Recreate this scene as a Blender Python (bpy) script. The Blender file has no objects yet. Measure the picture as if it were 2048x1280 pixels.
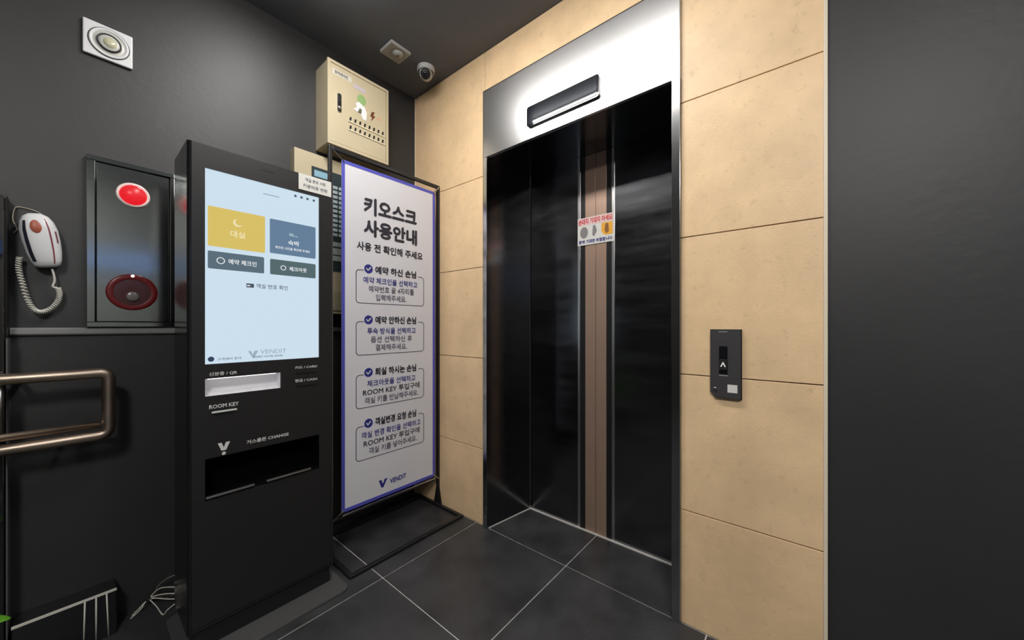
import bpy, bmesh, math, random
from mathutils import Vector, Matrix
random.seed(7)
SC = bpy.context.scene
COL = SC.collection
PI = math.pi

# ------------------------------------------------------------------ camera
# x runs along the kiosk wall towards the room corner, y along the elevator wall, corner of the room = origin
cam_d = bpy.data.cameras.new('camera')
cam = bpy.data.objects.new('camera', cam_d); COL.objects.link(cam)
cam.location = (-1.48, -2.078, 1.14)
cam.rotation_euler = (PI/2, 0, -math.atan2(.773, .635))
cam_d.sensor_width = 36; cam_d.lens = 717/2048*36
cam_d.shift_y = 12/2048
cam_d.clip_start = .02
SC.camera = cam

# ------------------------------------------------------------------ world, exposure, light strengths
w = bpy.data.worlds.new('world'); SC.world = w; w.use_nodes = True
w.node_tree.nodes['Background'].inputs[0].default_value = (.05, .052, .055, 1)
w.node_tree.nodes['Background'].inputs[1].default_value = .3
vs = SC.view_settings
vs.view_transform = 'Standard'; vs.look = 'None'; vs.gamma = 1; vs.use_curve_mapping = False
vs.exposure = 0.0
LAMP_MAIN = 43.0        # ceiling panel over the elevator lobby
LAMP_FILL = 98.0         # unseen ceiling panel behind the camera, added as fill light

# ------------------------------------------------------------------ materials
MATS = {}
def mat(name, col, rough=.5, metal=0., emit=0., var=0., vscale=8., bump=0., bscale=60., stretch=(1,1,1), spec=.5, rvar=0., coat=0.):
    if name in MATS: return MATS[name]
    m = bpy.data.materials.new(name); m.use_nodes = True
    nt = m.node_tree; p = nt.nodes['Principled BSDF']
    c = (*col, 1)
    p.inputs['Base Color'].default_value = c
    p.inputs['Roughness'].default_value = rough
    p.inputs['Metallic'].default_value = metal
    p.inputs['Specular IOR Level'].default_value = spec
    p.inputs['Coat Weight'].default_value = coat
    if emit:
        p.inputs['Emission Color'].default_value = c; p.inputs['Emission Strength'].default_value = emit
    if var or bump or rvar:
        tc = nt.nodes.new('ShaderNodeTexCoord'); mp = nt.nodes.new('ShaderNodeMapping')
        mp.inputs['Scale'].default_value = stretch
        nt.links.new(tc.outputs['Object'], mp.inputs[0])
    if var or rvar:
        n = nt.nodes.new('ShaderNodeTexNoise'); n.inputs['Scale'].default_value = vscale
        n.inputs['Detail'].default_value = 6; n.inputs['Roughness'].default_value = .6
        nt.links.new(mp.outputs[0], n.inputs['Vector'])
    if var:
        r = nt.nodes.new('ShaderNodeMix'); r.data_type = 'RGBA'
        r.inputs['A'].default_value = (*[max(0, x*(1-var)) for x in col], 1)
        r.inputs['B'].default_value = (*[min(1, x*(1+var)) for x in col], 1)
        mr = nt.nodes.new('ShaderNodeMapRange'); mr.inputs['From Min'].default_value = .3; mr.inputs['From Max'].default_value = .7
        nt.links.new(n.outputs['Fac'], mr.inputs['Value'])
        nt.links.new(mr.outputs[0], r.inputs['Factor']); nt.links.new(r.outputs['Result'], p.inputs['Base Color'])
    if rvar:
        mr2 = nt.nodes.new('ShaderNodeMapRange'); mr2.inputs['From Min'].default_value = .3; mr2.inputs['From Max'].default_value = .7
        mr2.inputs['To Min'].default_value = max(.02, rough-rvar); mr2.inputs['To Max'].default_value = rough+rvar
        nt.links.new(n.outputs['Fac'], mr2.inputs['Value']); nt.links.new(mr2.outputs[0], p.inputs['Roughness'])
    if bump:
        n2 = nt.nodes.new('ShaderNodeTexNoise'); n2.inputs['Scale'].default_value = bscale; n2.inputs['Detail'].default_value = 4
        b = nt.nodes.new('ShaderNodeBump'); b.inputs['Strength'].default_value = bump; b.inputs['Distance'].default_value = .01
        nt.links.new(mp.outputs[0], n2.inputs['Vector']); nt.links.new(n2.outputs['Fac'], b.inputs['Height'])
        nt.links.new(b.outputs[0], p.inputs['Normal'])
    MATS[name] = m
    return m

M_PAINT = mat('dark_grey_paint', (.026,.0255,.026), .50, var=.1, vscale=3, bump=.08, bscale=35)
M_CEIL = mat('ceiling_paint', (.118,.132,.158), .6, var=.06, vscale=4)
M_GROUT = mat('pale_grout', (.50,.49,.47), .8, var=.15, vscale=20)
M_FTILE = mat('charcoal_floor_tile', (.034,.034,.036), .42, var=.42, vscale=5, bump=.12, bscale=90, rvar=.06)
M_JOINT = mat('tan_joint', (.17,.12,.075), .8)
def limestone():
    m = mat('beige_limestone', (.78,.555,.325), .45, var=.12, vscale=4.5, bump=.06, bscale=120)
    nt = m.node_tree; p = nt.nodes['Principled BSDF']
    src = p.inputs['Base Color'].links[0].from_socket
    mp = [n for n in nt.nodes if n.type == 'MAPPING'][0]
    n = nt.nodes.new('ShaderNodeTexNoise'); n.inputs['Scale'].default_value = 26; n.inputs['Detail'].default_value = 8; n.inputs['Roughness'].default_value = .72
    nt.links.new(mp.outputs[0], n.inputs['Vector'])
    mr = nt.nodes.new('ShaderNodeMapRange'); mr.inputs['From Min'].default_value = .56; mr.inputs['From Max'].default_value = .78
    mr.inputs['To Max'].default_value = .5
    nt.links.new(n.outputs['Fac'], mr.inputs['Value'])
    mx = nt.nodes.new('ShaderNodeMix'); mx.data_type = 'RGBA'; mx.inputs['B'].default_value = (.33,.225,.125,1)
    nt.links.new(mr.outputs[0], mx.inputs['Factor']); nt.links.new(src, mx.inputs['A']); nt.links.new(mx.outputs['Result'], p.inputs['Base Color'])
    return m
M_STONE = limestone()
M_TRIMW = mat('cream_edge_trim', (.74,.65,.50), .4)
M_TRIMG = mat('grey_rail_trim', (.22,.22,.215), .35)
M_STEEL = mat('bright_steel', (.74,.73,.72), .29, 1)
M_STEELD = mat('steel_edge', (.50,.50,.50), .18, 1)
M_BLKSTEEL = mat('black_mirror_steel', (.17,.17,.178), .16, 1, bump=.03, bscale=5, stretch=(1,.4,4), rvar=.05, vscale=6)
M_BLKDOOR = mat('black_door_steel', (.215,.218,.232), .2, 1, bump=.03, bscale=6, stretch=(1,.4,3), rvar=.06, vscale=5)
M_BRONZE = mat('bronze_strip', (.42,.285,.215), .42, .55, rvar=.05, vscale=9)
M_SILVER = mat('silver_line', (.75,.72,.70), .3, 1)
M_BLACK = mat('satin_black', (.010,.010,.011), .38)
M_BLACKP = mat('black_powder_coat', (.014,.0135,.014), .42, bump=.04, bscale=300)
M_GLOSS = mat('gloss_black', (.006,.006,.008), .05, coat=.5)
M_DEEP = mat('deep_black', (.004,.004,.004), .6)
M_BEIGE = mat('beige_enamel', (.50,.43,.29), .42, var=.04, vscale=6)
M_WHITE = mat('white_plastic', (.72,.72,.73), .35)
M_CREAM = mat('cream_cord', (.62,.60,.54), .45)
M_RAIL = mat('bronzed_stainless', (.40,.32,.255), .40, 1, rvar=.06, vscale=12)
M_PAPER = mat('banner_paper', (.62,.615,.65), .55, var=.03, vscale=2)
M_VIOLET = mat('violet_border', (.07,.075,.42), .5)
M_INK = mat('dark_ink', (.018,.018,.028), .6)
M_NAVY = mat('navy_ink', (.018,.022,.20), .6)
M_GREYINK = mat('grey_ink', (.10,.09,.13), .6)
M_PRINTW = mat('white_print', (.62,.62,.60), .5)
M_LABEL = mat('label_white', (.66,.65,.61), .5)

# ------------------------------------------------------------------ mesh helpers
def finish(name, bm, m, parent=None, smooth=False, mats=None):
    bmesh.ops.recalc_face_normals(bm, faces=bm.faces)
    me = bpy.data.meshes.new(name); bm.to_mesh(me); bm.free()
    for x in (mats or [m]): me.materials.append(x)
    if smooth:
        for p in me.polygons: p.use_smooth = True
    return link(name, me, parent)
def link(name, me, parent=None):
    o = bpy.data.objects.new(name, me); COL.objects.link(o)
    if parent is not None:
        o.parent = parent
        o.matrix_parent_inverse = world(parent).inverted()
    return o
def world(o):
    m = Matrix.LocRotScale(o.location, o.rotation_euler, o.scale)
    if o.parent is not None:
        return world(o.parent) @ o.matrix_parent_inverse @ m
    return m
def B(): return bmesh.new()
def box(bm, x0, x1, y0, y1, z0, z1, bev=0., seg=2):
    r = bmesh.ops.create_cube(bm, size=1)
    vs_ = r['verts']
    for v in vs_:
        v.co = Vector(((x0+x1)/2 + v.co.x*(x1-x0), (y0+y1)/2 + v.co.y*(y1-y0), (z0+z1)/2 + v.co.z*(z1-z0)))
    if bev:
        es = list({e for v in vs_ for e in v.link_edges})
        bmesh.ops.bevel(bm, geom=es, offset=bev, segments=seg, affect='EDGES', profile=.5)
    return bm
def prism(bm, pts, axis, a, b):
    """extrude a 2D outline along an axis: 'x' -> pts are (y,z), 'y' -> (x,z), 'z' -> (x,y)"""
    def P(p, t):
        return (t, p[0], p[1]) if axis == 'x' else (p[0], t, p[1]) if axis == 'y' else (p[0], p[1], t)
    va = [bm.verts.new(P(p, a)) for p in pts]; vb = [bm.verts.new(P(p, b)) for p in pts]
    bm.faces.new(va); bm.faces.new(list(reversed(vb)))
    n = len(pts)
    for i in range(n):
        bm.faces.new((va[i], vb[i], vb[(i+1) % n], va[(i+1) % n]))
    return bm
def rrect(x0, x1, y0, y1, r, n=5):
    out = []
    for cx, cy, a in ((x1-r, y1-r, 0), (x0+r, y1-r, 90), (x0+r, y0+r, 180), (x1-r, y0+r, 270)):
        for i in range(n+1):
            t = math.radians(a + 90*i/n); out.append((cx + r*math.cos(t), cy + r*math.sin(t)))
    return out
def circle(cx, cy, r, n=32, ry=None):
    return [(cx + r*math.cos(2*PI*i/n), cy + (ry or r)*math.sin(2*PI*i/n)) for i in range(n)]
def tube(bm, pts, r, n=10, cap=True):
    pts = [Vector(p) for p in pts]
    rings = []
    up = None
    for i, p in enumerate(pts):
        t = (pts[min(i+1, len(pts)-1)] - pts[max(i-1, 0)]).normalized()
        if up is None:
            up = Vector((0,0,1)) if abs(t.z) < .9 else Vector((1,0,0))
        u = t.cross(up)
        if u.length < 1e-5: u = t.cross(Vector((0,1,0)))
        u.normalize(); v = u.cross(t).normalized(); up = v
        rr = r[i] if isinstance(r, (list, tuple)) else r
        rings.append([bm.verts.new(p + u*rr*math.cos(2*PI*k/n) + v*rr*math.sin(2*PI*k/n)) for k in range(n)])
    for a, b in zip(rings, rings[1:]):
        for k in range(n):
            bm.faces.new((a[k], a[(k+1) % n], b[(k+1) % n], b[k]))
    if cap:
        bm.faces.new(list(reversed(rings[0]))); bm.faces.new(rings[-1])
    return bm
def fillet(pts, r, n=6):
    """round the inner corners of a polyline"""
    pts = [Vector(p) for p in pts]; out = [pts[0]]
    for a, b, c in zip(pts, pts[1:], pts[2:]):
        d1 = (a-b).normalized(); d2 = (c-b).normalized()
        p0 = b + d1*r; p2 = b + d2*r
        for i in range(n+1):
            t = i/n; out.append(p0*(1-t)**2 + b*2*t*(1-t) + p2*t*t)
    out.append(pts[-1]); return out
def spline(pts, n=8):
    pts = [Vector(p) for p in pts]; out = []
    P = [pts[0]] + pts + [pts[-1]]
    for i in range(1, len(P)-2):
        for k in range(n):
            t = k/n; a, b, c, d = P[i-1], P[i], P[i+1], P[i+2]
            out.append(.5*((2*b) + (c-a)*t + (2*a-5*b+4*c-d)*t*t + (3*b-a-3*c+d)*t**3))
    out.append(pts[-1]); return out
def lathe(bm, prof, axis_o, axis_d, n=32):
    """revolve (radius, distance along axis) round an axis"""
    o = Vector(axis_o); d = Vector(axis_d).normalized()
    u = d.cross(Vector((0,0,1)) if abs(d.z) < .9 else Vector((1,0,0))).normalized(); v = d.cross(u)
    rings = []
    for r, h in prof:
        if r < 1e-6: rings.append([bm.verts.new(o + d*h)])
        else: rings.append([bm.verts.new(o + d*h + u*r*math.cos(2*PI*k/n) + v*r*math.sin(2*PI*k/n)) for k in range(n)])
    for a, b in zip(rings, rings[1:]):
        for k in range(n):
            k2 = (k+1) % n
            if len(a) == 1 and len(b) == 1: continue
            if len(a) == 1: bm.faces.new((a[0], b[k], b[k2]))
            elif len(b) == 1: bm.faces.new((a[k], a[k2], b[0]))
            else: bm.faces.new((a[k], a[k2], b[k2], b[k]))
    return bm
def tag(o, label=None, cat=None, group=None, kind=None):
    if label: o['label'] = label
    if cat: o['category'] = cat
    if group: o['group'] = group
    if kind: o['kind'] = kind
    return o
def thing(name, loc, label, cat, group=None, rz=0, ry=0):
    o = bpy.data.objects.new(name, None); COL.objects.link(o)
    o.empty_display_size = .05
    o.location = loc; o.rotation_euler = (0, ry, rz)
    return tag(o, label, cat, group)
def bx(name, m, parent, *a, bev=0., label=None):
    o = finish(name, box(B(), *a, bev=bev), m, parent)
    if label: o['label'] = label
    return o

LETTERS = []
def letter(body, parent, m, facing, pos, x0, x1, z0, z1, bold=0., name='lettering'):
    """flat print fitted into a rectangle (made in one go at the end of the script).
    facing 'y': on a face looking to -y at y=pos, x0..x1 in x; facing 'x': on a face looking to -x at x=pos, x0 (left) .. x1 in y"""
    LETTERS.append((body, parent, m, facing, pos, x0, x1, z0, z1, bold, name))
def set_letters():
    obs = []
    for L_ in LETTERS:
        cu = bpy.data.curves.new('lettering', 'FONT'); cu.body = L_[0]; cu.resolution_u = 2; cu.align_x = 'CENTER'
        o = bpy.data.objects.new('lettering', cu); COL.objects.link(o); obs.append(o)
    dg = bpy.context.evaluated_depsgraph_get(); made = []
    for o, (body, parent, m, facing, pos, x0, x1, z0, z1, bold, name) in zip(obs, LETTERS):
        src = o.evaluated_get(dg).to_mesh()
        co = [v.co.copy() for v in src.vertices]; fa = [tuple(p.vertices) for p in src.polygons]
        b = bold*.8
        sh_ = [(0,0)] if b <= 0 else [(-b,0), (b,0), (0,b), (0,-b), (b*.7,b*.7), (-b*.7,-b*.7)]
        V = []; F = []
        for dx, dy in sh_:
            n0 = len(V); V += [(c.x+dx, c.y+dy, len(V)//max(1, len(co))) for c in co]; F += [tuple(i_+n0 for i_ in f) for f in fa]
        ax, bx_ = min(v[0] for v in V), max(v[0] for v in V); ay, by_ = min(v[1] for v in V), max(v[1] for v in V)
        kx = (x1-x0)/(bx_-ax); kz = (z1-z0)/(by_-ay)
        P_ = [(x0+(v[0]-ax)*kx, z0+(v[1]-ay)*kz, pos-v[2]*6e-5) for v in V]   # the strokes of bold print lie a hair above each other
        me = bpy.data.meshes.new(name)
        me.from_pydata([(p[0], p[2], p[1]) if facing == 'y' else (p[2], p[0], p[1]) for p in P_], [], F)
        me.materials.append(m); made.append((name, me, parent))
    for o in obs:
        cu = o.data; bpy.data.objects.remove(o); bpy.data.curves.remove(cu)
    for a in made: link(*a)
def flat(name, pts, m, parent, facing, pos, th=.0006):
    """thin printed or stuck-on piece"""
    return finish(name, prism(B(), pts, 'y' if facing == 'y' else 'x', pos, pos-th), m, parent)
def ribbon(bm, pts, w_, y, th=.0006):
    for (a, b) in zip(pts, pts[1:]):
        a = Vector(a); b = Vector(b); d = (b-a); n = Vector((-d.y, d.x)).normalized()*w_/2; e = d.normalized()*w_*.3
        prism(bm, [tuple(a-e+n), tuple(b+e+n), tuple(b+e-n), tuple(a-e-n)], 'y', y, y-th)
    return bm

H = 2.70
# ================================================================== THE SETTING
fl = finish('floor', box(box(B(), -3.4, .02, -3.7, .02, -.12, -.003), .02, .36, -1.70, -.66, -.12, -.003), M_GROUT)
tag(fl, kind='structure')
G = .005
def floor_tile(x0, x1, y0, y1):
    bx('tile', M_FTILE, fl, x0+G/2, x1-G/2, y0+G/2, y1-G/2, -.012, 0, bev=.0012)
XS = [0, -.596, -1.196, -1.796, -2.396, -2.996, -3.4]
YS = [.0, -.594, -1.193, -1.793, -2.393, -2.993, -3.6]
for i in range(len(XS)-1):
    for j in range(len(YS)-1):
        floor_tile(XS[i+1], XS[i], YS[j+1], YS[j])
floor_tile(0, .320, -1.193, -.69)
floor_tile(0, .320, -1.674, -1.193)

ce = finish('ceiling', box(B(), -3.4, .36, -3.7, .1, H, H+.1), M_CEIL); tag(ce, kind='structure')
wl = finish('wall_left', box(B(), -3.4, 0.012, 0, .1, 0, H), M_PAINT); tag(wl, kind='structure')
bm = B(); box(bm, .012, .36, -.664, .1, 0, H); box(bm, .012, .36, -2.12, -1.704, 0, H); box(bm, .012, .36, -1.704, -.664, 2.464, H)
wr = finish('wall_right', bm, M_JOINT); tag(wr, kind='structure')
wn = finish('wall_near', box(B(), .004, .36, -3.7, -2.128, 0, H), M_PAINT); tag(wn, kind='structure')
wb = finish('wall_back', box(B(), -3.4, .004, -3.7, -3.6, 0, H), mat('grey_plaster', (.20,.205,.195), .6, var=.05)); tag(wb, kind='structure')
we = finish('wall_entry', box(B(), -3.5, -3.4, -3.7, .1, 0, H), M_PAINT); tag(we, kind='structure')
ZJ = [0, .435, .955, 1.479, 1.997, 2.521, H]
def wall_tile(y0, y1, z0, z1):
    t = bx('stone_tile', M_STONE, wr, 0, .014, y0+.001, y1-.001, z0+.0018, z1-.0018, bev=.0012)
for a, b in zip(ZJ, ZJ[1:-2]+[H]):
    wall_tile(-.664, -.004, a, b)
for a, b in zip(ZJ, ZJ[1:]):
    wall_tile(-2.120, -1.704, a, b)
wall_tile(-1.704, -.664, 2.464, H)
for i, (y0, y1, m) in enumerate([(-2.129, -2.119, M_TRIMW), (-.0045, -.0005, M_TRIMW)]):
    o = finish('trim_%d' % (i+1), box(B(), -.003, .012, y0, y1, 0, H, bev=.001), m); tag(o, kind='structure')
o = finish('trim_3', prism(B(), [(0,1.108), (-.010,1.108), (-.014,1.113), (-.014,1.128), (-.006,1.134), (0,1.134)], 'x', -1.62, -.40), M_TRIMG)
tag(o, kind='structure')
# ================================================================== ELEVATOR
ef = thing('elevator_entrance', (0, -1.18, 0), 'polished steel elevator door surround set into the beige stone wall', 'door frame')
XF = -.012
finish('jamb', prism(B(), [(XF,-.663), (XF,-.690), (.322,-.742), (.322,-.663)], 'z', 0, 2.09), M_BLKSTEEL, ef)['label'] = 'black mirror steel jamb'
finish('jamb', prism(B(), [(XF,-1.705), (XF,-1.674), (.322,-1.622), (.322,-1.705)], 'z', 0, 2.09), M_BLKSTEEL, ef)['label'] = 'black mirror steel jamb'
for y0, y1 in ((-.690,-.663), (-1.705,-1.674)):
    bx('jamb_face', M_STEELD, ef, XF-.003, XF, y0, y1, 0, 2.09, bev=.001)
tr = bx('transom', M_STEEL, ef, XF-.003, .02, -1.705, -.663, 2.09, 2.464, bev=.002, label='bright polished steel panel above the doors')
bx('edge_shadow', M_BLACK, ef, XF, .001, -1.705, -.6585, 2.4645, 2.470)  # black strips draw the shadow gap along the surround's top and left edge
bx('edge_shadow', M_BLACK, ef, XF, .001, -.6628, -.6585, .0, 2.4645)
bx('soffit', M_BLKSTEEL, ef, .0, .36, -1.70, -.668, 2.088, 2.12)
bx('sill', mat('pale_aluminium', (.55,.53,.50), .4), ef, .318, .328, -1.622, -.742, -.002, .005)
finish('sealant', prism(B(), [(0,-.690), (0,-.696), (.318,-.7475), (.318,-.7415)], 'z', -.002, .003), MATS['pale_aluminium'], ef)
def leaf(n, y0, y1, side):
    d = bx('door_%d' % n, M_BLKDOOR, None, .330, .358, y0, y1, .004, 2.088)
    tag(d, kind='structure')
    ym = -1.1855
    s = side
    # from the meeting edge outwards: bronze half, dark band, silver line
    def strip(nm, m, a, b, pr):
        ya, yb = sorted((ym + s*a, ym + s*b))
        bx(nm, m, d, .330-pr, .3305, ya, yb, .006, 2.087, bev=.0008)
    strip('bronze_strip', M_BRONZE, .0012, .0625, .003)
    strip('dark_strip', M_BLACK, .0640, .092, .0018)
    strip('silver_line', M_SILVER, .0945, .1085, .005)
    return d
leaf(1, -1.1850, -.7425, 1)
leaf(2, -1.6215, -1.1860, -1)

# floor indicator in the steel transom
fi = thing('floor_indicator', (XF-.003, -1.18, 2.197), 'slim black floor indicator in the steel panel above the doors', 'display')
finish('housing', prism(B(), rrect(-1.376, -.982, 2.147, 2.246, .012), 'x', XF-.0025, XF-.016), M_GLOSS, fi)
finish('display_glass', prism(B(), rrect(-1.368, -.990, 2.154, 2.239, .008), 'x', XF-.0161, XF-.0185), mat('smoked_glass', (.004,.006,.010), .04, coat=1), fi)

# call panel
cp = thing('elevator_call_panel', (0, -1.855, .885), 'charcoal elevator call panel on the stone right of the doors', 'call panel')
pts = [(-1.806,1.128), (-1.904,1.128), (-1.904,.882), (-1.826,.882), (-1.806,.902)]
finish('backplate', prism(B(), pts, 'x', .001, -.006), M_BLACK, cp)
pts = [(-1.8085,1.1255), (-1.9015,1.1255), (-1.9015,.8845), (-1.827,.8845), (-1.8085,.903)]
fp = finish('faceplate', prism(B(), pts, 'x', -.006, -.016), mat('charcoal_plastic', (.045,.043,.045), .42), cp)
finish('screen', prism(B(), rrect(-1.862, -1.836, .968, 1.068, .002), 'x', -.016, -.0172), M_GLOSS, cp)
finish('button', prism(B(), rrect(-1.861, -1.837, .984, 1.022, .002), 'x', -.0172, -.021), M_DEEP, cp)
bm = B()
for s in (-1, 1):
    prism(bm, [(-1.849, 1.013), (-1.849+s*.0085, .996), (-1.849+s*.0055, .994), (-1.849, 1.006)], 'x', -.021, -.0216)
finish('up_arrow', bm, mat('arrow_white', (.8,.8,.78), .5, emit=.25), cp)
flat('print_line', [(-1.834,1.118), (-1.862,1.118), (-1.862,1.121), (-1.834,1.121)], mat('grey_print', (.25,.25,.25), .5), cp, 'x', -.016)
flat('print_line', [(-1.836,.962), (-1.863,.962), (-1.863,.966), (-1.836,.966)], MATS['grey_print'], cp, 'x', -.016)
flat('sticker', [(-1.862,.905), (-1.892,.905), (-1.892,.933), (-1.862,.933)], M_LABEL, cp, 'x', -.016, .001)['label'] = 'small white square sticker'
finish('key_switch', lathe(B(), [(.0, .0), (.007, 0), (.007, .003), (.0045, .0045), (0, .0045)], (-.016, -1.823, .914), (-1,0,0), 16), M_STEELD, cp, True)

# warning sticker on the door leaves
ws = thing('warning_sticker', (.32, -1.185, 1.60), 'white warning sticker with red and blue lettering on the elevator doors', 'sticker')
XW = .3235
flat('sheet', [(-1.078,1.590), (-1.292,1.590), (-1.292,1.742), (-1.078,1.742)], M_LABEL, ws, 'x', XW+.0005, .001)
M_RED = mat('red_ink', (.55,.035,.04), .5)
XW -= .0008
flat('red_band', [(-1.081,1.700), (-1.289,1.700), (-1.289,1.740), (-1.081,1.740)], mat('pink_band', (.76,.56,.54), .5), ws, 'x', XW)
letter('손대지 기대지 마세요', ws, M_RED, 'x', XW-.001, -1.084, -1.286, 1.704, 1.737, .05)
letter('문에 기대면 위험합니다', ws, M_NAVY, 'x', XW-.0006, -1.086, -1.284, 1.599, 1.619, .05)
flat('pictogram', circle(-1.118, 1.660, .024, 20, .032), mat('grey_picto', (.22,.20,.20), .5), ws, 'x', XW)
flat('pictogram', [(-1.172,1.690), (-1.186,1.694), (-1.196,1.660), (-1.180,1.632), (-1.168,1.640)], MATS['grey_picto'], ws, 'x', XW)
flat('pictogram', [(-1.222,1.696), (-1.286,1.696), (-1.286,1.630), (-1.240,1.630), (-1.222,1.650)], mat('amber_print', (.78,.38,.03), .5), ws, 'x', XW)
flat('pictogram', [(-1.245,1.690), (-1.262,1.690), (-1.266,1.645), (-1.250,1.636), (-1.240,1.655)], mat('brown_print', (.25,.10,.02), .5), ws, 'x', XW-.0007)

# ================================================================== CHECK-IN KIOSK
kx0, kx1, kf, kb, kt = -1.241, -.755, -.460, -.222, 1.772
ki = thing('check_in_kiosk', (-1.0, -.34, 0), 'tall black freestanding check-in kiosk with a lit touch screen', 'kiosk')
finish('base_plate', prism(B(), rrect(-1.262, -.728, -.556, -.17, .03), 'z', 0, .012), mat('grey_base_plate', (.065,.065,.066), .4), ki)
bx('plinth', M_BLACK, ki, kx0+.02, kx1-.012, kf+.014, kb-.01, .012, .085)
# body shell: back and sides, front face with real openings
bm = B()
bev = .006
prism(bm, [(kx1, kf+bev), (kx1-bev, kf), (kx1-.012, kf), (kx1-.012, kb), (kx1, kb)], 'z', .085, kt)
box(bm, kx0+.012, kx1-.012, kb-.012, kb, .085, kt)
box(bm, kx0+.012, kx1-.012, kf, kb-.012, kt-.008, kt)
box(bm, kx0+.012, kx1-.012, kf+.004, kb-.012, .085, .097)
finish('body', bm, M_BLACKP, ki)
finish('side_panel', prism(B(), [(kx0, kf+bev), (kx0+bev, kf), (kx0+.012, kf), (kx0+.012, kb), (kx0, kb)], 'z', .085, kt), mat('black_gloss_side', (.010,.010,.0105), .16), ki)
sx0, sx1, sz0, sz1 = -1.194, -.816, 1.006, 1.692
# front face: frame around screen, control section, change bay and lower door
bm = B()
y0, y1 = kf, kf+.010
box(bm, kx0+.012, sx0, y0, y1, .53, kt-.008)
box(bm, sx1, kx1-.012, y0, y1, .53, kt-.008)
box(bm, sx0, sx1, y0, y1, sz1, kt-.008)
box(bm, sx0, sx1, y0, y1, .955, sz0)
box(bm, -.960, sx1, y0, y1, .893, .955)
box(bm, sx0, sx1, y0, y1, .675, .893)
finish('front_panel', bm, M_BLACKP, ki)
ld = bx('lower_door', M_BLACKP, ki, kx0+.0125, kx1-.0125, kf, y1, .099, .5285, bev=.0006)
ly = kf - .0004
# screen
M_SCR = mat('screen_glow', (.60,.74,.85), .25, emit=.98, spec=.3)
MATS['screen_glow'].node_tree.nodes['Principled BSDF'].inputs['Base Color'].default_value = (.02,.02,.02,1)
def glow(name, col, s=1.):
    m = mat(name, col, .3, emit=s, spec=.3); m.node_tree.nodes['Principled BSDF'].inputs['Base Color'].default_value = (.02,.02,.02,1); return m
sc = bx('touch_screen', M_SCR, ki, sx0, sx1, kf+.004, kf+.010, sz0, sz1, label='pale blue lit touch screen')
ys = kf+.0038
def button(col, a, b, c, d):
    return flat('screen_button', rrect(a, b, c, d, .004, 3), col, sc, 'y', ys, .0006)
button(glow('gold_button', (.66,.50,.115)), -1.186, -1.014, 1.4225, 1.5635)
button(glow('blue_button', (.11,.19,.30)), -.998, -.829, 1.4265, 1.561)
button(glow('slate_button', (.085,.135,.175)), -1.186, -1.017, 1.343, 1.4055)
button(glow('teal_button', (.075,.125,.135)), -.997, -.829, 1.343, 1.4035)
M_GW = glow('screen_white', (.85,.88,.90), .95); M_GD = glow('screen_dark', (.06,.08,.11), 1.)
M_GG = glow('screen_grey', (.30,.42,.48), 1.)
M_GC = glow('screen_cream', (.84,.74,.45), 1.)
yt = ys - .0012
letter('대실', sc, M_GC, 'y', yt, -1.122, -1.078, 1.465, 1.489, .02)
flat('button_icon', circle(-1.100, 1.520, .014, 20), M_GC, sc, 'y', ys-.0007)
flat('button_icon', circle(-1.096, 1.523, .012, 20), MATS['gold_button'], sc, 'y', ys-.0015)
letter('숙박', sc, M_GW, 'y', yt, -.934, -.893, 1.468, 1.488, .02)
letter('체크인 시간을 확인해 주세요', sc, M_GW, 'y', yt, -.980, -.852, 1.447, 1.458, .02)
flat('button_icon', rrect(-.930,-.898,1.505,1.509,.001), M_GG, sc, 'y', ys-.0007)
flat('button_icon', rrect(-.930,-.914,1.509,1.517,.002), M_GG, sc, 'y', ys-.0007)
def ring(name, cx, cz, r, t, m, y):
    bm = B(); n = 20
    for i in range(n):
        a, b = 2*PI*i/n, 2*PI*(i+1)/n
        prism(bm, [(cx+r*math.cos(a), cz+r*math.sin(a)), (cx+r*math.cos(b), cz+r*math.sin(b)), (cx+(r-t)*math.cos(b), cz+(r-t)*math.sin(b)), (cx+(r-t)*math.cos(a), cz+(r-t)*math.sin(a))], 'y', y, y-.0006)
    return finish(name, bm, m, sc)
ring('button_icon', -1.150, 1.374, .012, .0025, M_GW, ys-.0007)
letter('예약 체크인', sc, M_GW, 'y', yt, -1.128, -1.042, 1.365, 1.384, .02)
ring('button_icon', -.951, 1.373, .010, .0025, M_GW, ys-.0007)
letter('체크아웃', sc, M_GW, 'y', yt, -.930, -.864, 1.363, 1.381, .02)
flat('card_icon', rrect(-1.074,-1.050,1.285,1.300,.002), M_GD, sc, 'y', ys)
flat('card_icon', rrect(-1.072,-1.062,1.290,1.294,.001), M_GW, sc, 'y', ys-.0008)
letter('객실 번호 확인', sc, M_GD, 'y', ys-.0006, -1.043, -.935, 1.284, 1.302, .012)
for a in (-.907, -.884, -.861, -.836):
    flat('status_icon', circle(a, 1.674, .005, 12), M_GD, sc, 'y', ys)
flat('status_line', rrect(-1.02,-.965,1.650,1.654,.001), M_GG, sc, 'y', ys)
flat('logo_mark', [(-1.069,1.046), (-1.060,1.046), (-1.054,1.032), (-1.048,1.046), (-1.036,1.046), (-1.052,1.016)], M_GG, sc, 'y', ys)
letter('VENDIT', sc, M_GG, 'y', ys-.0006, -1.030, -.940, 1.033, 1.049, .01)
letter('SMART HOTEL KIOSK', sc, M_GD, 'y', ys-.0006, -1.052, -.952, 1.019, 1.026, .01)
flat('help_badge', circle(-1.177, 1.023, .009, 20), glow('screen_navy', (.02,.04,.09), 1.), sc, 'y', ys)
letter('고객센터 문의', sc, M_GD, 'y', ys-.0006, -1.160, -1.090, 1.017, 1.026, .01)
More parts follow.
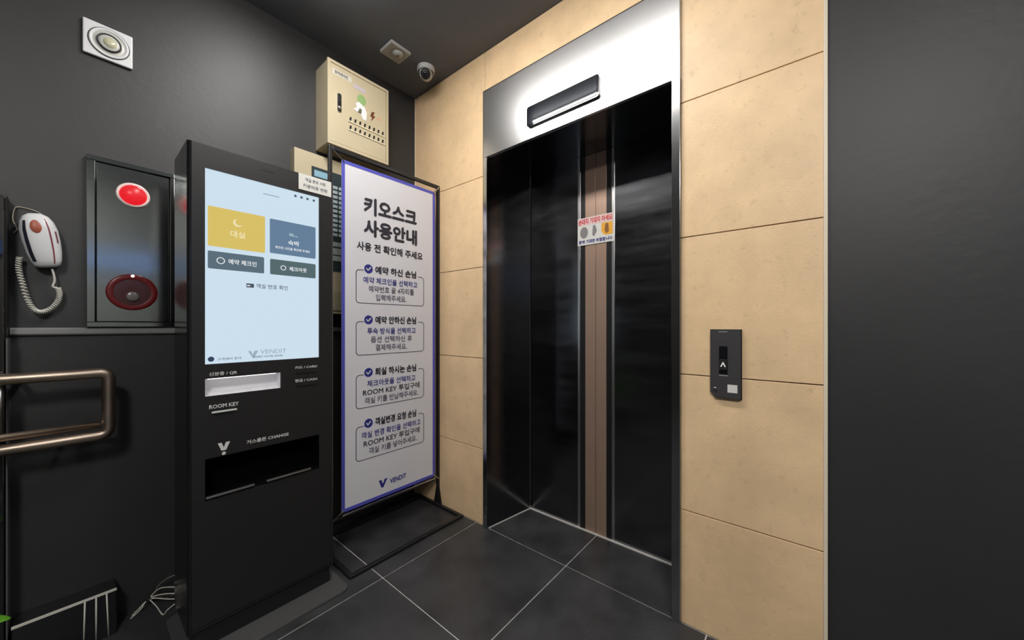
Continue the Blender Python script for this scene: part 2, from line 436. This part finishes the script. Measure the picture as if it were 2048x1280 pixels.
# document slot: white lit recess
bm = B(); d = .055
box(bm, sx0, -.960, kf+d, kf+d+.004, .893, .955)
box(bm, sx0, -.960, kf+.002, kf+d, .889, .893)
box(bm, sx0, -.960, kf+.002, kf+d, .955, .959)
box(bm, sx0-.004, sx0, kf+.002, kf+d, .893, .955)
box(bm, -.960, -.956, kf+.002, kf+d, .893, .955)
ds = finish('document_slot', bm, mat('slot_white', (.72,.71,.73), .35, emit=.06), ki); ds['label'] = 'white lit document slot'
bx('slot_step', MATS['slot_white'], ds, sx0, -.962, kf+.030, kf+d, .8931, .905)
bx('slot_light', mat('slot_led', (1,.98,.97), .4, emit=2.2), ds, sx0+.01, -.975, kf+.012, kf+.022, .9515, .9549)
letter('신분증 / QR', ki, M_PRINTW, 'y', ly, -1.183, -1.103, .963, .977, .02)
letter('ROOM KEY', ki, M_PRINTW, 'y', ly, -1.183, -1.098, .848, .862, .03)
flat('key_slot', rrect(-1.176,-1.104,.832,.838,.001), M_PRINTW, ki, 'y', kf, .003)
flat('key_slot_gap', rrect(-1.172,-1.108,.8275,.8325,.001), M_DEEP, ki, 'y', kf, .004)
letter('카드 / CARD', ki, M_PRINTW, 'y', ly, -.910, -.824, .963, .975, .03)
flat('card_slot', rrect(-.905,-.828,.945,.952,.001), M_DEEP, ki, 'y', kf, .003)
letter('현금 / CASH', ki, M_PRINTW, 'y', ly, -.910, -.824, .909, .921, .03)
flat('cash_slot', rrect(-.905,-.828,.892,.899,.001), M_DEEP, ki, 'y', kf, .003)
flat('logo_mark', [(-1.159,.722), (-1.148,.722), (-1.142,.704), (-1.136,.722), (-1.124,.722), (-1.135,.694), (-1.149,.694)], M_PRINTW, ki, 'y', kf, .001)
flat('logo_mark', circle(-1.142, .683, .006, 12), M_PRINTW, ki, 'y', kf, .001)
letter('거스름돈 CHANGE', ki, M_PRINTW, 'y', ly, -1.074, -.933, .697, .712, .03)
# change bay: dark recess with two pale edged trays
bm = B(); d = .09
box(bm, sx0, sx1, kf+d, kf+d+.004, .527, .675)
box(bm, sx0, sx1, kf+.002, kf+d, .671, .675)
box(bm, sx0-.004, sx0, kf+.002, kf+d, .530, .671)
box(bm, sx1, sx1+.004, kf+.002, kf+d, .530, .671)
box(bm, sx0, sx1, kf+.001, kf+d, .526, .532)
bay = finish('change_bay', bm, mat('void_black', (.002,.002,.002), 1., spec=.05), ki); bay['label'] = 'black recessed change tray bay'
for a, b in ((-1.192,-1.050), (-1.010,-.851)):
    bx('tray_lip', M_SILVER, bay, a, b, kf-.006, kf+.004, .536, .543, bev=.001)
flat('sensor_slot', rrect(-1.028,-.981,1.741,1.752,.002), M_DEEP, ki, 'y', kf, .001)
# paper tag stuck over the top right corner
pt = thing('paper_tag', (-.83, kf-.002, 1.707), 'small white paper tag stuck on the top right corner of the kiosk', 'paper tag')
flat('sheet', [(-.897,1.706), (-.766,1.706), (-.766,1.772), (-.897,1.772)], M_LABEL, pt, 'y', kf-.0012, .001)
letter('객실 문의 사항', pt, M_GREYINK, 'y', kf-.0026, -.872, -.790, 1.745, 1.760, .01)
letter('카운터로 연락', pt, M_GREYINK, 'y', kf-.0026, -.880, -.782, 1.718, 1.734, .01)

# ================================================================== BANNER STAND
k = .98737
def bX(x): return -1.48 + k*(x+1.48)
def bZ(z): return 1.14 + k*(z-1.14)
by = -.28
st = thing('banner_stand', (-.35, -.28, 0), 'black frame banner stand with a white Korean instruction banner', 'banner stand')
fx0, fx1, ft = -.683, -.012, bZ(2.045)
bm = B(); rr = .009
for x in (fx0, fx1): pass
up = finish('post', box(B(), fx0-rr, fx0+rr, by-rr+.02, by+rr+.02, .012, ft, bev=.003), M_BLACK, st)
up = finish('post', box(B(), fx1-rr, fx1+rr, by-rr+.02, by+rr+.02, .012, ft, bev=.003), M_BLACK, st)
bx('top_bar', M_BLACK, st, fx0+rr, fx1-rr, by+.02-rr, by+.02+rr, ft-.02, ft, bev=.003)
lb = bZ(.185)
finish('lower_bar', tube(B(), [(fx0+rr, by+.018, lb-.028), (fx1-rr, by+.018, lb-.028)], .006, 8), M_BLACK, st)
# floor loop of black square tube
bl = [(-.690,-.488), (-.012,-.488), (-.012,-.085), (-.690,-.085)]
t = .011
for (n_, a) in (('foot_rail', (-.701,-.001-.011,-.499,-.477)), ('foot_rail', (-.701,-.012,-.096,-.074)), ('foot_rail', (-.701,-.679,-.477,-.096)), ('foot_rail', (-.034,-.012,-.477,-.096))):
    bx(n_, M_BLACK, st, a[0], a[1], a[2], a[3], 0, .016, bev=.003)
for x in (fx0, fx1):
    finish('foot_bracket', prism(B(), [(by+.02-.035, .014), (by+.02+.035, .014), (by+.02+.010, .125), (by+.02-.010, .125)], 'x', x-.004, x+.004), M_BLACK, st)
# sheet hung from the corners by little clips
sh = bx('banner_sheet', M_PAPER, st, bX(-.625), bX(-.035), by-.001, by+.001, bZ(.190), bZ(1.986), label='white printed banner sheet with a violet border')
yf = by-.001
def sflat(name, pts, m, dy=0., th=.0006): return flat(name, pts, m, sh, 'y', yf-dy, th)
x0, x1, z0, z1 = bX(-.625), bX(-.035), bZ(.190), bZ(1.986)
bm = B(); bw = .017
for a in ((x0,x1,z0,z0+bw), (x0,x1,z1-bw,z1)): prism(bm, [(a[0],a[2]),(a[1],a[2]),(a[1],a[3]),(a[0],a[3])], 'y', yf, yf-.0008)
for a in ((x0,x0+bw), (x1-bw,x1)): prism(bm, [(a[0],z0+bw),(a[1],z0+bw),(a[1],z1-bw),(a[0],z1-bw)], 'y', yf, yf-.0008)
finish('violet_border', bm, M_VIOLET, sh)
for cx, cz, px, pz in ((x0,z0,fx0,lb-.028), (x1,z0,fx1,lb-.028), (x0,z1,fx0,ft-.01), (x1,z1,fx1,ft-.01)):
    finish('corner_clip', tube(B(), [(cx+(.012 if cx == x0 else -.012), by-.004, cz+(.012 if cz == z0 else -.012)), (px, by+.012, pz)], .004, 8), M_STEELD, st)
finish('tension_rod', tube(B(), [(x0, by-.006, z0-.012), (x1, by-.006, z0-.012)], .005, 8), M_STEELD, st)
def L(body, m, a, b, c, d, bold=.01): return letter(body, sh, m, 'y', yf-.0012, bX(a), bX(b), bZ(c), bZ(d), bold)
L('키오스크', M_INK, -.508, -.172, 1.737, 1.835, .058)
L('사용안내', M_INK, -.508, -.170, 1.622, 1.716, .058)
L('사용 전 확인해 주세요', M_INK, -.546, -.129, 1.541, 1.588, .042)
rows = [
 (1.437, 1.262, '예약 하신 손님', (('예약 체크인을 선택하고', M_NAVY, -.510, -.168), ('예약번호 끝 4자리를', M_GREYINK, -.480, -.192), ('입력해주세요.', M_GREYINK, -.438, -.244))),
 (1.163, .986, '예약 안하신 손님', (('투숙 방식을 선택하고', M_NAVY, -.488, -.180), ('옵션 선택하신 후', M_GREYINK, -.468, -.206), ('결제해주세요.', M_GREYINK, -.440, -.240))),
 (.880, .704, '퇴실 하시는 손님', (('체크아웃을 선택하고', M_NAVY, -.488, -.182), ('ROOM KEY 투입구에', M_INK, -.512, -.152), ('객실 키를 반납해주세요.', M_GREYINK, -.502, -.162))),
 (.607, .428, '객실변경 요청 손님', (('객실 변경 확인을 선택하고', M_NAVY, -.520, -.145), ('ROOM KEY 투입구에', M_INK, -.508, -.152), ('객실 키를 넣어주세요.', M_GREYINK, -.478, -.172))),
]
for zt, zb, head, lines in rows:
    X0, X1, Zt, Zb = bX(-.549), bX(-.121), bZ(zt), bZ(zb); r = .018
    path = [(bX(-.508), Zt)]
    for cx, cz, a0 in ((X0+r, Zt-r, 90), (X0+r, Zb+r, 180), (X1-r, Zb+r, 270), (X1-r, Zt-r, 0)):
        for i in range(5):
            t = math.radians(a0 + 90*i/4); path.append((cx+r*math.cos(t), cz+r*math.sin(t)))
    path.append((bX(-.160), Zt))
    finish('outline_box', ribbon(B(), path, .0042, yf), M_GREYINK, sh)
    ck = sflat('check_badge', circle(bX(-.480), Zt+.010, .024, 28), M_NAVY)
    finish('check_mark', ribbon(B(), [(bX(-.480)-.011, Zt+.011), (bX(-.480)-.003, Zt+.002), (bX(-.480)+.011, Zt+.018)], .006, yf-.0007), M_PAPER, ck)
    L(head, M_INK, -.442, -.176, zt-.012, zt+.032, .05)
    for i, (s, m, a, b) in enumerate(lines):
        zc = zt - .050 - i*.0455
        L(s, m, a, b, zc-.018, zc+.018, .022)
sflat('logo_mark', [(bX(-.420),bZ(.287)), (bX(-.404),bZ(.287)), (bX(-.396),bZ(.262)), (bX(-.385),bZ(.287)), (bX(-.366),bZ(.287)), (bX(-.372),bZ(.280)), (bX(-.392),bZ(.243)), (bX(-.404),bZ(.243))], M_NAVY)
L('VENDIT', M_NAVY, -.352, -.246, .249, .277, .035)

# ================================================================== ON THE KIOSK WALL
# control box
cb = thing('control_box', (-.473, 0, 2.10), 'beige metal electrical control box high on the wall above the banner', 'control box')
cy = -.150
bx('body', M_BEIGE, cb, -.645, -.300, cy+.008, -.001, 2.100, 2.538, bev=.002)
bm = B()
for a in ((-.648,-.297,2.526,2.541), (-.648,-.297,2.097,2.112), (-.648,-.634,2.112,2.526), (-.311,-.297,2.112,2.526)):
    box(bm, a[0], a[1], cy-.004, cy+.008, a[2], a[3])
finish('door_rim', bm, M_BEIGE, cb)
dr = bx('door', M_BEIGE, cb, -.632, -.313, cy-.002, cy+.008, 2.114, 2.524, bev=.0015)
hd = finish('door_handle', prism(B(), rrect(-.599,-.578,2.283,2.378,.008), 'y', cy-.002, cy-.008), M_STEELD, dr)
finish('handle_recess', prism(B(), rrect(-.596,-.581,2.332,2.374,.004), 'y', cy-.008, cy-.009), M_DEEP, hd)
finish('key_button', lathe(B(), [(0,.006), (.006,.006), (.008,0), (.008,-.002)], (-.5885, cy-.008, 2.303), (0,-1,0), 16), M_SILVER, hd, True)
for row in (2.272, 2.226):
    for i in range(8):
        xx = -.533 + i*.0275
        finish('vent_slot', prism(B(), [(xx,row-.010), (xx+.010,row-.010), (xx+.014,row+.010), (xx+.004,row+.010)], 'y', cy-.0019, cy-.0028), M_DEEP, dr)
    bx('vent_louvre', mat('louvre_cream', (.66,.60,.43), .35), dr, -.540, -.320, cy-.006, cy-.002, row-.020, row-.0125, bev=.001)
flat('label_strip', [(-.622,2.472), (-.520,2.472), (-.520,2.500), (-.622,2.500)], mat('label_pale', (.60,.57,.50), .5), dr, 'y', cy-.002)
letter('동력제어반', dr, M_INK, 'y', cy-.0032, -.612, -.540, 2.476, 2.495, .02)
flat('label_strip', [(-.510,2.452), (-.440,2.452), (-.440,2.474), (-.510,2.474)], mat('label_lilac', (.48,.44,.48), .5), dr, 'y', cy-.002)
flat('warning_print', circle(-.462, 2.405, .026, 20, .030), mat('green_print', (.26,.40,.16), .5), dr, 'y', cy-.002)
hand = [(-.512,2.335), (-.470,2.326), (-.452,2.300), (-.436,2.302), (-.432,2.345), (-.446,2.372), (-.480,2.388), (-.496,2.374), (-.490,2.352)]
flat('warning_print', hand, mat('white_ink', (.75,.74,.76), .5), dr, 'y', cy-.002, .0012)
flat('warning_print', [(-.486,2.328), (-.466,2.326), (-.462,2.350), (-.474,2.356)], mat('olive_print', (.12,.12,.09), .5), dr, 'y', cy-.0034)
flat('warning_print', [(-.402,2.368), (-.384,2.372), (-.392,2.350), (-.380,2.348), (-.408,2.310), (-.400,2.336), (-.412,2.338)], mat('bolt_brown', (.13,.045,.015), .5), dr, 'y', cy-.002)
flat('warning_print', [(-.372,2.345), (-.348,2.352), (-.346,2.342), (-.370,2.334)], mat('pale_red_print', (.62,.33,.22), .5), dr, 'y', cy-.002)

# fire alarm receiver behind the banner
fr = thing('fire_alarm_receiver', (-.57, 0, 1.207), 'beige fire alarm control panel on the wall, half hidden behind the banner', 'control panel')
ry = -.060
bx('body', M_BEIGE, fr, -.772, -.372, ry, -.001, 1.207, 2.056, bev=.003)
bx('fascia', mat('dark_teal_fascia', (.022,.040,.046), .35), fr, -.690, -.400, ry-.004, ry, 1.445, 1.985)
bx('display', mat('display_glow', (.20,.34,.42), .2, emit=.35), fr, -.678, -.600, ry-.006, ry-.004, 1.935, 1.968)
for r_ in range(11):
    zz = 1.905 - r_*.026
    for c_ in range(2):
        xx = -.585 + c_*.036
        bx('indicator', mat('indicator_pale', (.42,.50,.52), .4), fr, xx, xx+.029, ry-.0055, ry-.004, zz-.008, zz+.008)
for a, b, c, d in ((-.585,-.520,1.580,1.604), (-.585,-.520,1.535,1.570), (-.585,-.520,1.500,1.528)):
    bx('switch_label', mat('switch_grey', (.36,.40,.40), .4), fr, a, b, ry-.0055, ry-.004, c, d)
bx('lower_cover', mat('olive_beige', (.40,.36,.245), .4), fr, -.735, -.405, ry-.004, ry, 1.225, 1.330, bev=.002)

# square wall speaker
sp = thing('wall_speaker', (-1.40, 0, 2.158), 'square white speaker plate with round grille high on the left wall', 'speaker')
bx('plate', M_WHITE, sp, -1.464, -1.336, -.014, -.001, 2.157, 2.285, bev=.004)
finish('rim', lathe(B(), [(.052,-.002), (.052,.003), (.050,.005), (.046,.005), (.043,.002)], (-1.398, -.014, 2.221), (0,-1,0), 40), M_WHITE, sp, True)
finish('groove', lathe(B(), [(.0545,-.001), (.0545,.0012), (.0525,.0012)], (-1.398, -.014, 2.221), (0,-1,0), 40), M_DEEP, sp)
finish('cone', lathe(B(), [(.043,.002), (.032,.001), (.030,.006), (.018,.008), (0,.010)], (-1.398, -.014, 2.221), (0,-1,0), 40), mat('cone_pale', (.52,.52,.48), .3), sp, True)
finish('grille_ring', lathe(B(), [(.032,.001), (.032,.008), (.029,.009), (.027,.006)], (-1.398, -.014, 2.221), (0,-1,0), 40), M_BLACK, sp, True)
finish('emblem', lathe(B(), [(.020,.006), (.016,.012), (0,.013)], (-1.396, -.014, 2.221), (0,-1,0), 14), mat('yellowed_clear', (.56,.55,.38), .15), sp, True)

# fire alarm panel
fa = thing('fire_alarm_station', (-1.335, 0, 1.136), 'polished steel fire alarm plate with red lamp beside the kiosk', 'alarm panel')
px0, px1, pz0, pz1 = -1.455, -1.215, 1.137, 1.778
M_PSTEEL = mat('mirror_grey_steel', (.46,.485,.475), .14, 1, bump=.05, bscale=4, stretch=(1,1,3))
bm = B()
for a in ((px0,px1,pz1-.018,pz1), (px0,px1,pz0,pz0+.018), (px0,px0+.022,pz0+.018,pz1-.018), (px1-.014,px1,pz0+.018,pz1-.018)):
    box(bm, a[0], a[1], -.022, -.001, a[2], a[3], bev=.002)
finish('frame', bm, M_PSTEEL, fa)
bx('door_plate', M_PSTEEL, fa, px0+.024, px1-.016, -.016, -.001, pz0+.020, pz1-.020, bev=.002)
finish('lamp_ring', lathe(B(), [(.047,0), (.047,.006), (.043,.009), (.038,.007)], (-1.335, -.016, 1.657), (0,-1,0), 40), mat('lamp_ring_white', (.85,.70,.68), .3), fa, True)
lm = finish('red_lamp', lathe(B(), [(.0395,.003), (.037,.012), (.029,.021), (.016,.027), (0,.029)], (-1.335, -.016, 1.657), (0,-1,0), 40), glow('red_lamp_glow', (.80,.008,.018), 1.), fa, True)
lm['label'] = 'lit red indicator lamp'
finish('call_button_ring', lathe(B(), [(.071,0), (.071,.006), (.066,.009), (.052,.006)], (-1.337, -.016, 1.273), (0,-1,0), 40), mat('dark_red_plastic', (.16,.010,.010), .25), fa, True)
finish('call_button_dish', lathe(B(), [(.056,.003), (.050,.004), (.020,.003), (0,.003)], (-1.337, -.016, 1.273), (0,-1,0), 40), mat('red_grey_dish', (.085,.030,.032), .2), fa, True)
finish('push_button', lathe(B(), [(.018,.003), (.018,.010), (.015,.012), (0,.012)], (-1.337, -.016, 1.257), (0,-1,0), 28), mat('button_grey', (.20,.17,.17), .25), fa, True)
finish('pilot_light', lathe(B(), [(.005,0), (.005,.010), (0,.012)], (-1.337, -.016, 1.337), (0,-1,0), 12), mat('pilot_glow', (1,.85,.8), .2, emit=3), fa, True)

# wall telephone with coiled cord
ph = thing('wall_telephone', (-1.555, 0, 1.435), 'white handset telephone with dark side groove and coiled cord on the wall', 'telephone', ry=math.radians(-9))
def phone_body():
    bm = B(); rings = []
    prof = [(-.092,.020,.010), (-.086,.028,.018), (-.070,.034,.024), (-.040,.039,.030), (0,.042,.034), (.035,.042,.036), (.062,.037,.034), (.080,.028,.026), (.089,.016,.016)]
    for z, hw, hd_ in prof:
        ring_ = []
        for i in range(24):
            a = 2*PI*i/24; c, s = math.cos(a), math.sin(a)
            e = .75
            x = hw*math.copysign(abs(c)**e, c); y = hd_*math.copysign(abs(s)**e, s)
            ring_.append(bm.verts.new((x, -.036 + y*(1 if y < 0 else .9), z)))
        rings.append(ring_)
    for a, b in zip(rings, rings[1:]):
        for i in range(24): bm.faces.new((a[i], a[(i+1) % 24], b[(i+1) % 24], b[i]))
    bm.faces.new(rings[0]); bm.faces.new(list(reversed(rings[-1])))
    return bm
def local(name, bm, m, parent, smooth=False):
    o = finish(name, bm, m, None, smooth); o.parent = parent; return o
local('cradle', box(B(), -.030, .032, -.016, -.001, -.080, .075, bev=.005), M_BLACK, ph)
hs = local('handset', phone_body(), M_WHITE, ph, True)
def on_shell(z, fx):     # a point a little proud of the handset shell
    prof = [(-.092,.020,.010), (-.086,.028,.018), (-.070,.034,.024), (-.040,.039,.030), (0,.042,.034), (.035,.042,.036), (.062,.037,.034), (.080,.028,.026), (.089,.016,.016)]
    for (za, wa, da), (zb, wb_, db) in zip(prof, prof[1:]):
        if za <= z <= zb:
            t = (z-za)/(zb-za); hw = wa+(wb_-wa)*t; hd_ = da+(db-da)*t
            c = (abs(fx))**(1/.75); s = math.sqrt(max(0, 1-c*c))**.75
            return Vector((hw*fx, -.036-hd_*s, z))
def shell_strip(f0, f1, z0, z1, off=.0008, n=14, mm=5):
    bm = B(); g = []
    for i in range(n+1):
        z = z0+(z1-z0)*i/n; row = []
        for j in range(mm+1):
            a = f0(i/n)+(f1(i/n)-f0(i/n))*j/mm; p = on_shell(z, a); row.append(bm.verts.new(p+Vector((0,-off,0))))
        g.append(row)
    for i in range(n):
        for j in range(mm): bm.faces.new((g[i][j], g[i][j+1], g[i+1][j+1], g[i+1][j]))
    return bm
local('side_groove', shell_strip(lambda t: -.86+.10*t, lambda t: -.62+.02*t-.25*t*t*0, -.074, .062), mat('navy_groove', (.02,.022,.035), .3), hs)
local('red_stripe', shell_strip(lambda t: .50, lambda t: .58, -.082, .070), mat('maroon_stripe', (.22,.03,.045), .4), hs)
local('side_key', shell_strip(lambda t: .80-.05*abs(2*t-1)*0, lambda t: .88, -.012, .028), mat('maroon_key', (.16,.05,.06), .4), hs)
def oval_on_shell(cx, cz, rx, rz, off=.0012):
    bm = B(); c = bm.verts.new(on_shell(cz, cx)+Vector((0,-off-.002,0))); prev = []
    for k_ in (.6, 1.):
        ring_ = [bm.verts.new(on_shell(cz+rz*k_*math.sin(2*PI*i/20), cx+rx*k_*math.cos(2*PI*i/20))+Vector((0,-off-(.0018 if k_ < 1 else 0),0))) for i in range(20)]
        prev.append(ring_)
    for i in range(20):
        j = (i+1) % 20
        bm.faces.new((c, prev[0][i], prev[0][j])); bm.faces.new((prev[0][i], prev[1][i], prev[1][j], prev[0][j]))
    return bm
local('talk_button', oval_on_shell(-.10, .042, .30, .022), mat('brick_red', (.36,.085,.045), .4), hs, True)['label'] = 'brick red oval button'
# coiled cord
path = spline([(-1.600,-.028,1.372), (-1.602,-.030,1.335), (-1.594,-.030,1.285), (-1.582,-.030,1.225), (-1.566,-.030,1.192), (-1.545,-.030,1.193), (-1.524,-.030,1.218), (-1.516,-.030,1.250), (-1.520,-.030,1.275)], 14)
hel = []; n = len(path); turns = 46
for i in range(n*10):
    f = i/10; a = int(f); 
    if a >= n-1: break
    p = path[a].lerp(path[a+1], f-a); tv = (path[a+1]-path[a]).normalized(); u = tv.cross(Vector((0,1,0))).normalized(); v = Vector((0,1,0))
    ang = 2*PI*turns*f/n
    hel.append(p + u*.0056*math.cos(ang) + v*.0056*math.sin(ang))
finish('coiled_cord', tube(B(), hel, .0021, 6), M_CREAM, ph, True)
finish('cord_end', tube(B(), spline([(-1.520,-.030,1.275), (-1.531,-.030,1.279), (-1.527,-.032,1.302), (-1.532,-.034,1.340)], 8), .003, 8), M_CREAM, ph, True)
finish('wall_wire', tube(B(), spline([(-1.545,-.012,1.512), (-1.560,-.008,1.535), (-1.590,-.006,1.545), (-1.610,-.006,1.540), (-1.615,-.006,1.500), (-1.606,-.006,1.470), (-1.614,-.006,1.455)], 8), .0016, 6), mat('tan_wire', (.45,.38,.29), .5), ph, True)

# shallow black wall cabinet at the left edge
ca = thing('wall_cabinet', (-1.95, 0, 0), 'shallow glossy black wall cabinet at the left edge behind the handrail', 'cabinet')
bx('body', M_BLACK, ca, -2.30, -1.622, -.070, -.001, 0, 1.566, bev=.002)
bx('door', M_GLOSS, ca, -2.295, -1.626, -.088, -.071, .06, 1.558, bev=.002)
bx('edge_strip', mat('edge_grey', (.10,.10,.105), .4), ca, -1.6225, -1.6195, -.084, -.004, .01, 1.10)

# low black box on the floor under the rail
lo = thing('floor_box', (-1.497, -.05, 0), 'low black box with pale top edge and three pale stripes under the handrail', 'box')
bx('body', M_GLOSS, lo, -1.612, -1.383, -.098, -.001, 0, .160, bev=.002)
bx('top_edge', M_CREAM, lo, -1.612, -1.383, -.0995, -.09, .160, .1655)
for xa, xb in ((-1.459, -1.462), (-1.433, -1.433), (-1.408, -1.403)):
    finish('pale_stripe', tube(B(), [(xa, -.0995, .160), (xb, -.0995, .004)], .0022, 8), M_CREAM, lo, True)

# handrail
hr = thing('handrail', (-1.62, -.13, .75), 'bronzed steel handrail loop in front of the lower left wall', 'handrail')
hy_ = -.13
finish('rail_loop', tube(B(), fillet([(-2.35, hy_, .972), (-1.404, hy_, .972), (-1.404, hy_, .750), (-2.35, hy_, .750)], .028), .018, 14), M_RAIL, hr, True)
finish('inner_rail', tube(B(), [(-2.35, hy_+.006, .788), (-1.424, hy_+.006, .788)], .0125, 12), M_RAIL, hr, True)
finish('inner_post', tube(B(), [(-1.632, hy_+.010, .790), (-1.632, hy_+.010, .962)], .009, 12), mat('grey_post', (.30,.30,.30), .35, 1), hr, True)
finish('wall_bracket', tube(B(), fillet([(-1.60, hy_, .972), (-1.60, -.06, .955), (-1.60, -.001, .955)], .02), .008, 10), M_RAIL, hr, True)
finish('wall_bracket', tube(B(), fillet([(-1.50, hy_, .750), (-1.50, -.05, .742), (-1.50, -.001, .742)], .02), .008, 10), M_RAIL, hr, True)

# loose cables behind the kiosk
cab = thing('cable_bundle', (-1.29, -.03, 0), 'tangle of thin pale cables on the floor left of the kiosk', 'cables')
k0 = (-1.293, -.03, .041)
for i, pts in enumerate([[(-1.34,-.04,.006), (-1.315,-.035,.026), k0, (-1.26,-.05,.075), (-1.20,-.09,.062)],
                         [(-1.345,-.05,.004), (-1.318,-.04,.016), k0, (-1.25,-.06,.05), (-1.19,-.10,.035)],
                         [k0, (-1.275,-.07,.020), (-1.262,-.12,.004), (-1.245,-.10,.004), (-1.21,-.10,.02)],
                         [k0, (-1.27,-.04,.035), (-1.235,-.06,.020), (-1.19,-.09,.012)],
                         [(-1.275,-.03,.055), (-1.265,-.04,.085), (-1.235,-.05,.105), (-1.19,-.07,.11)]]):
    finish('cable', tube(B(), spline(pts, 8), .0022, 6), M_CREAM if i < 4 else mat('dim_cable', (.16,.15,.14), .5), cab, True)
finish('cable_tie', tube(B(), [(-1.299,-.034,.036), (-1.288,-.028,.045)], .007, 8), M_BLACK, cab, True)

# ================================================================== CEILING FITTINGS
sd = thing('ceiling_sensor', (-.33, -.28, H), 'square grey sensor plate on the dark ceiling near the corner', 'sensor')
bx('plate', mat('dusty_white', (.36,.36,.35), .5), sd, -.392, -.268, -.338, -.220, H-.018, H, bev=.004)
finish('lens_boss', lathe(B(), [(.028,0), (.026,.008), (.014,.013), (0,.014)], (-.322, -.290, H-.018), (0,0,-1), 28), MATS['dusty_white'], sd, True)
finish('sensor_eye', lathe(B(), [(.006,0), (.005,.003), (0,.004)], (-.322, -.290, H-.031), (0,0,-1), 12), M_BLACK, sd, True)
finish('cover_groove', lathe(B(), [(.041,-.001), (.041,.001), (.039,.001)], (-.322, -.290, H-.018), (0,0,-1), 32), mat('groove_grey', (.16,.16,.16), .5), sd)

dc = thing('dome_camera', (-.134, -.298, H), 'small white dome security camera on the ceiling in the corner', 'security camera')
finish('base_ring', lathe(B(), [(.052,0), (.053,.012), (.050,.022), (.044,.026)], (-.134,-.298,H), (0,0,-1), 36), mat('camera_white', (.50,.50,.50), .4), dc, True)
eye_d = Vector((-.55,-.62,-.55)).normalized()
finish('ball', lathe(B(), [(0,-.040), (.020,-.035), (.034,-.020), (.040,0), (.036,.018), (.029,.0285)], (-.134,-.298,H-.034), eye_d, 36), MATS['camera_white'], dc, True)
fe = finish('face', lathe(B(), [(.0295,.026), (.028,.031), (.016,.034), (0,.034)], (-.134,-.298,H-.034), eye_d, 32), M_BLACK, dc, True)
finish('lens', lathe(B(), [(.011,.033), (.010,.038), (.006,.040), (0,.0405)], (-.134,-.298,H-.034), eye_d, 24), M_GLOSS, fe, True)

def ceiling_lamp(x, y, sx_, sy_, strength, label, col=(1,.975,.94)):
    t = thing('ceiling_lamp', (x, y, H), label, 'ceiling lamp', 'flat ceiling lamps')
    bx('mounting_plate', M_WHITE, t, x-sx_-.006, x+sx_+.006, y-sy_-.006, y+sy_+.006, H-.010, H)
    bx('diffuser', mat('lamp_%g' % strength, col, .5, emit=strength), t, x-sx_, x+sx_, y-sy_, y+sy_, H-.042, H-.010)
ceiling_lamp(-.86, -1.09, .08, .61, LAMP_MAIN, 'long flat white ceiling lamp in front of the elevator')
ceiling_lamp(-2.3, -2.7, .16, .30, LAMP_FILL, 'shorter flat white fill lamp added on the ceiling behind the camera')

# blue light strip on the wall behind the camera (seen mirrored in the steel alarm plate)
bs = thing('blue_light_strip', (-1.4, -3.6, 1.77), 'long blue light strip on the wall behind the camera', 'light strip')
bx('channel', M_STEELD, bs, -2.62, -.18, -3.599, -3.58, 1.765, 1.905)
bx('lens', glow('blue_glow', (.14,.26,.55), 1.8), bs, -2.60, -.20, -3.58, -3.572, 1.775, 1.895)

# ================================================================== PLANT AT THE LEFT EDGE
pl = thing('potted_plant', (-1.80, -.47, 0), 'potted plant whose bright green leaf pokes in at the lower left', 'plant')
finish('pot', lathe(B(), [(0,.0), (.075,.0), (.085,.01), (.105,.20), (.108,.22), (.098,.22), (.094,.19), (0,.185)], (-1.80,-.47,0), (0,0,1), 28), mat('dark_pot', (.05,.05,.05), .4), pl, True)
M_LEAF = mat('leaf_green', (.10,.30,.02), .35, var=.2, vscale=20)
def plant_leaf(base, tip, wid, sag):
    b = Vector(base); t = Vector(tip); d = t-b; side = d.cross(Vector((0,0,1))).normalized()
    if side.length < .1: side = Vector((1,0,0))
    bm = B(); g = []
    for i in range(11):
        s = i/10; p = b+d*s+Vector((0,0,sag*math.sin(PI*s))); ww = wid*math.sin(PI*min(1, s*.96+.02))**.75
        g.append([bm.verts.new(p-side*ww+Vector((0,0,ww*.25))), bm.verts.new(p), bm.verts.new(p+side*ww+Vector((0,0,ww*.25)))])
    for a, c in zip(g, g[1:]):
        for j in range(2): bm.faces.new((a[j], a[j+1], c[j+1], c[j]))
    o = finish('leaf', bm, M_LEAF, pl, True)
    m = o.modifiers.new('thickness', 'SOLIDIFY'); m.thickness = .0012
ends = [(-1.585,-.525,.402), (-1.95,-.40,.50), (-1.90,-.62,.46), (-1.72,-.36,.52), (-1.86,-.30,.44), (-1.80,-.60,.56)]
for e in ends:
    b = Vector((-1.80,-.47,.19)); m_ = b.lerp(Vector(e), .42)+Vector((0,0,.07))
    finish('stem', tube(B(), spline([b, b.lerp(m_, .5)+Vector((0,0,.03)), m_], 5), .003, 6), mat('stem_green', (.10,.17,.04), .5), pl, True)
    plant_leaf(m_, e, .032, .02)
set_letters()
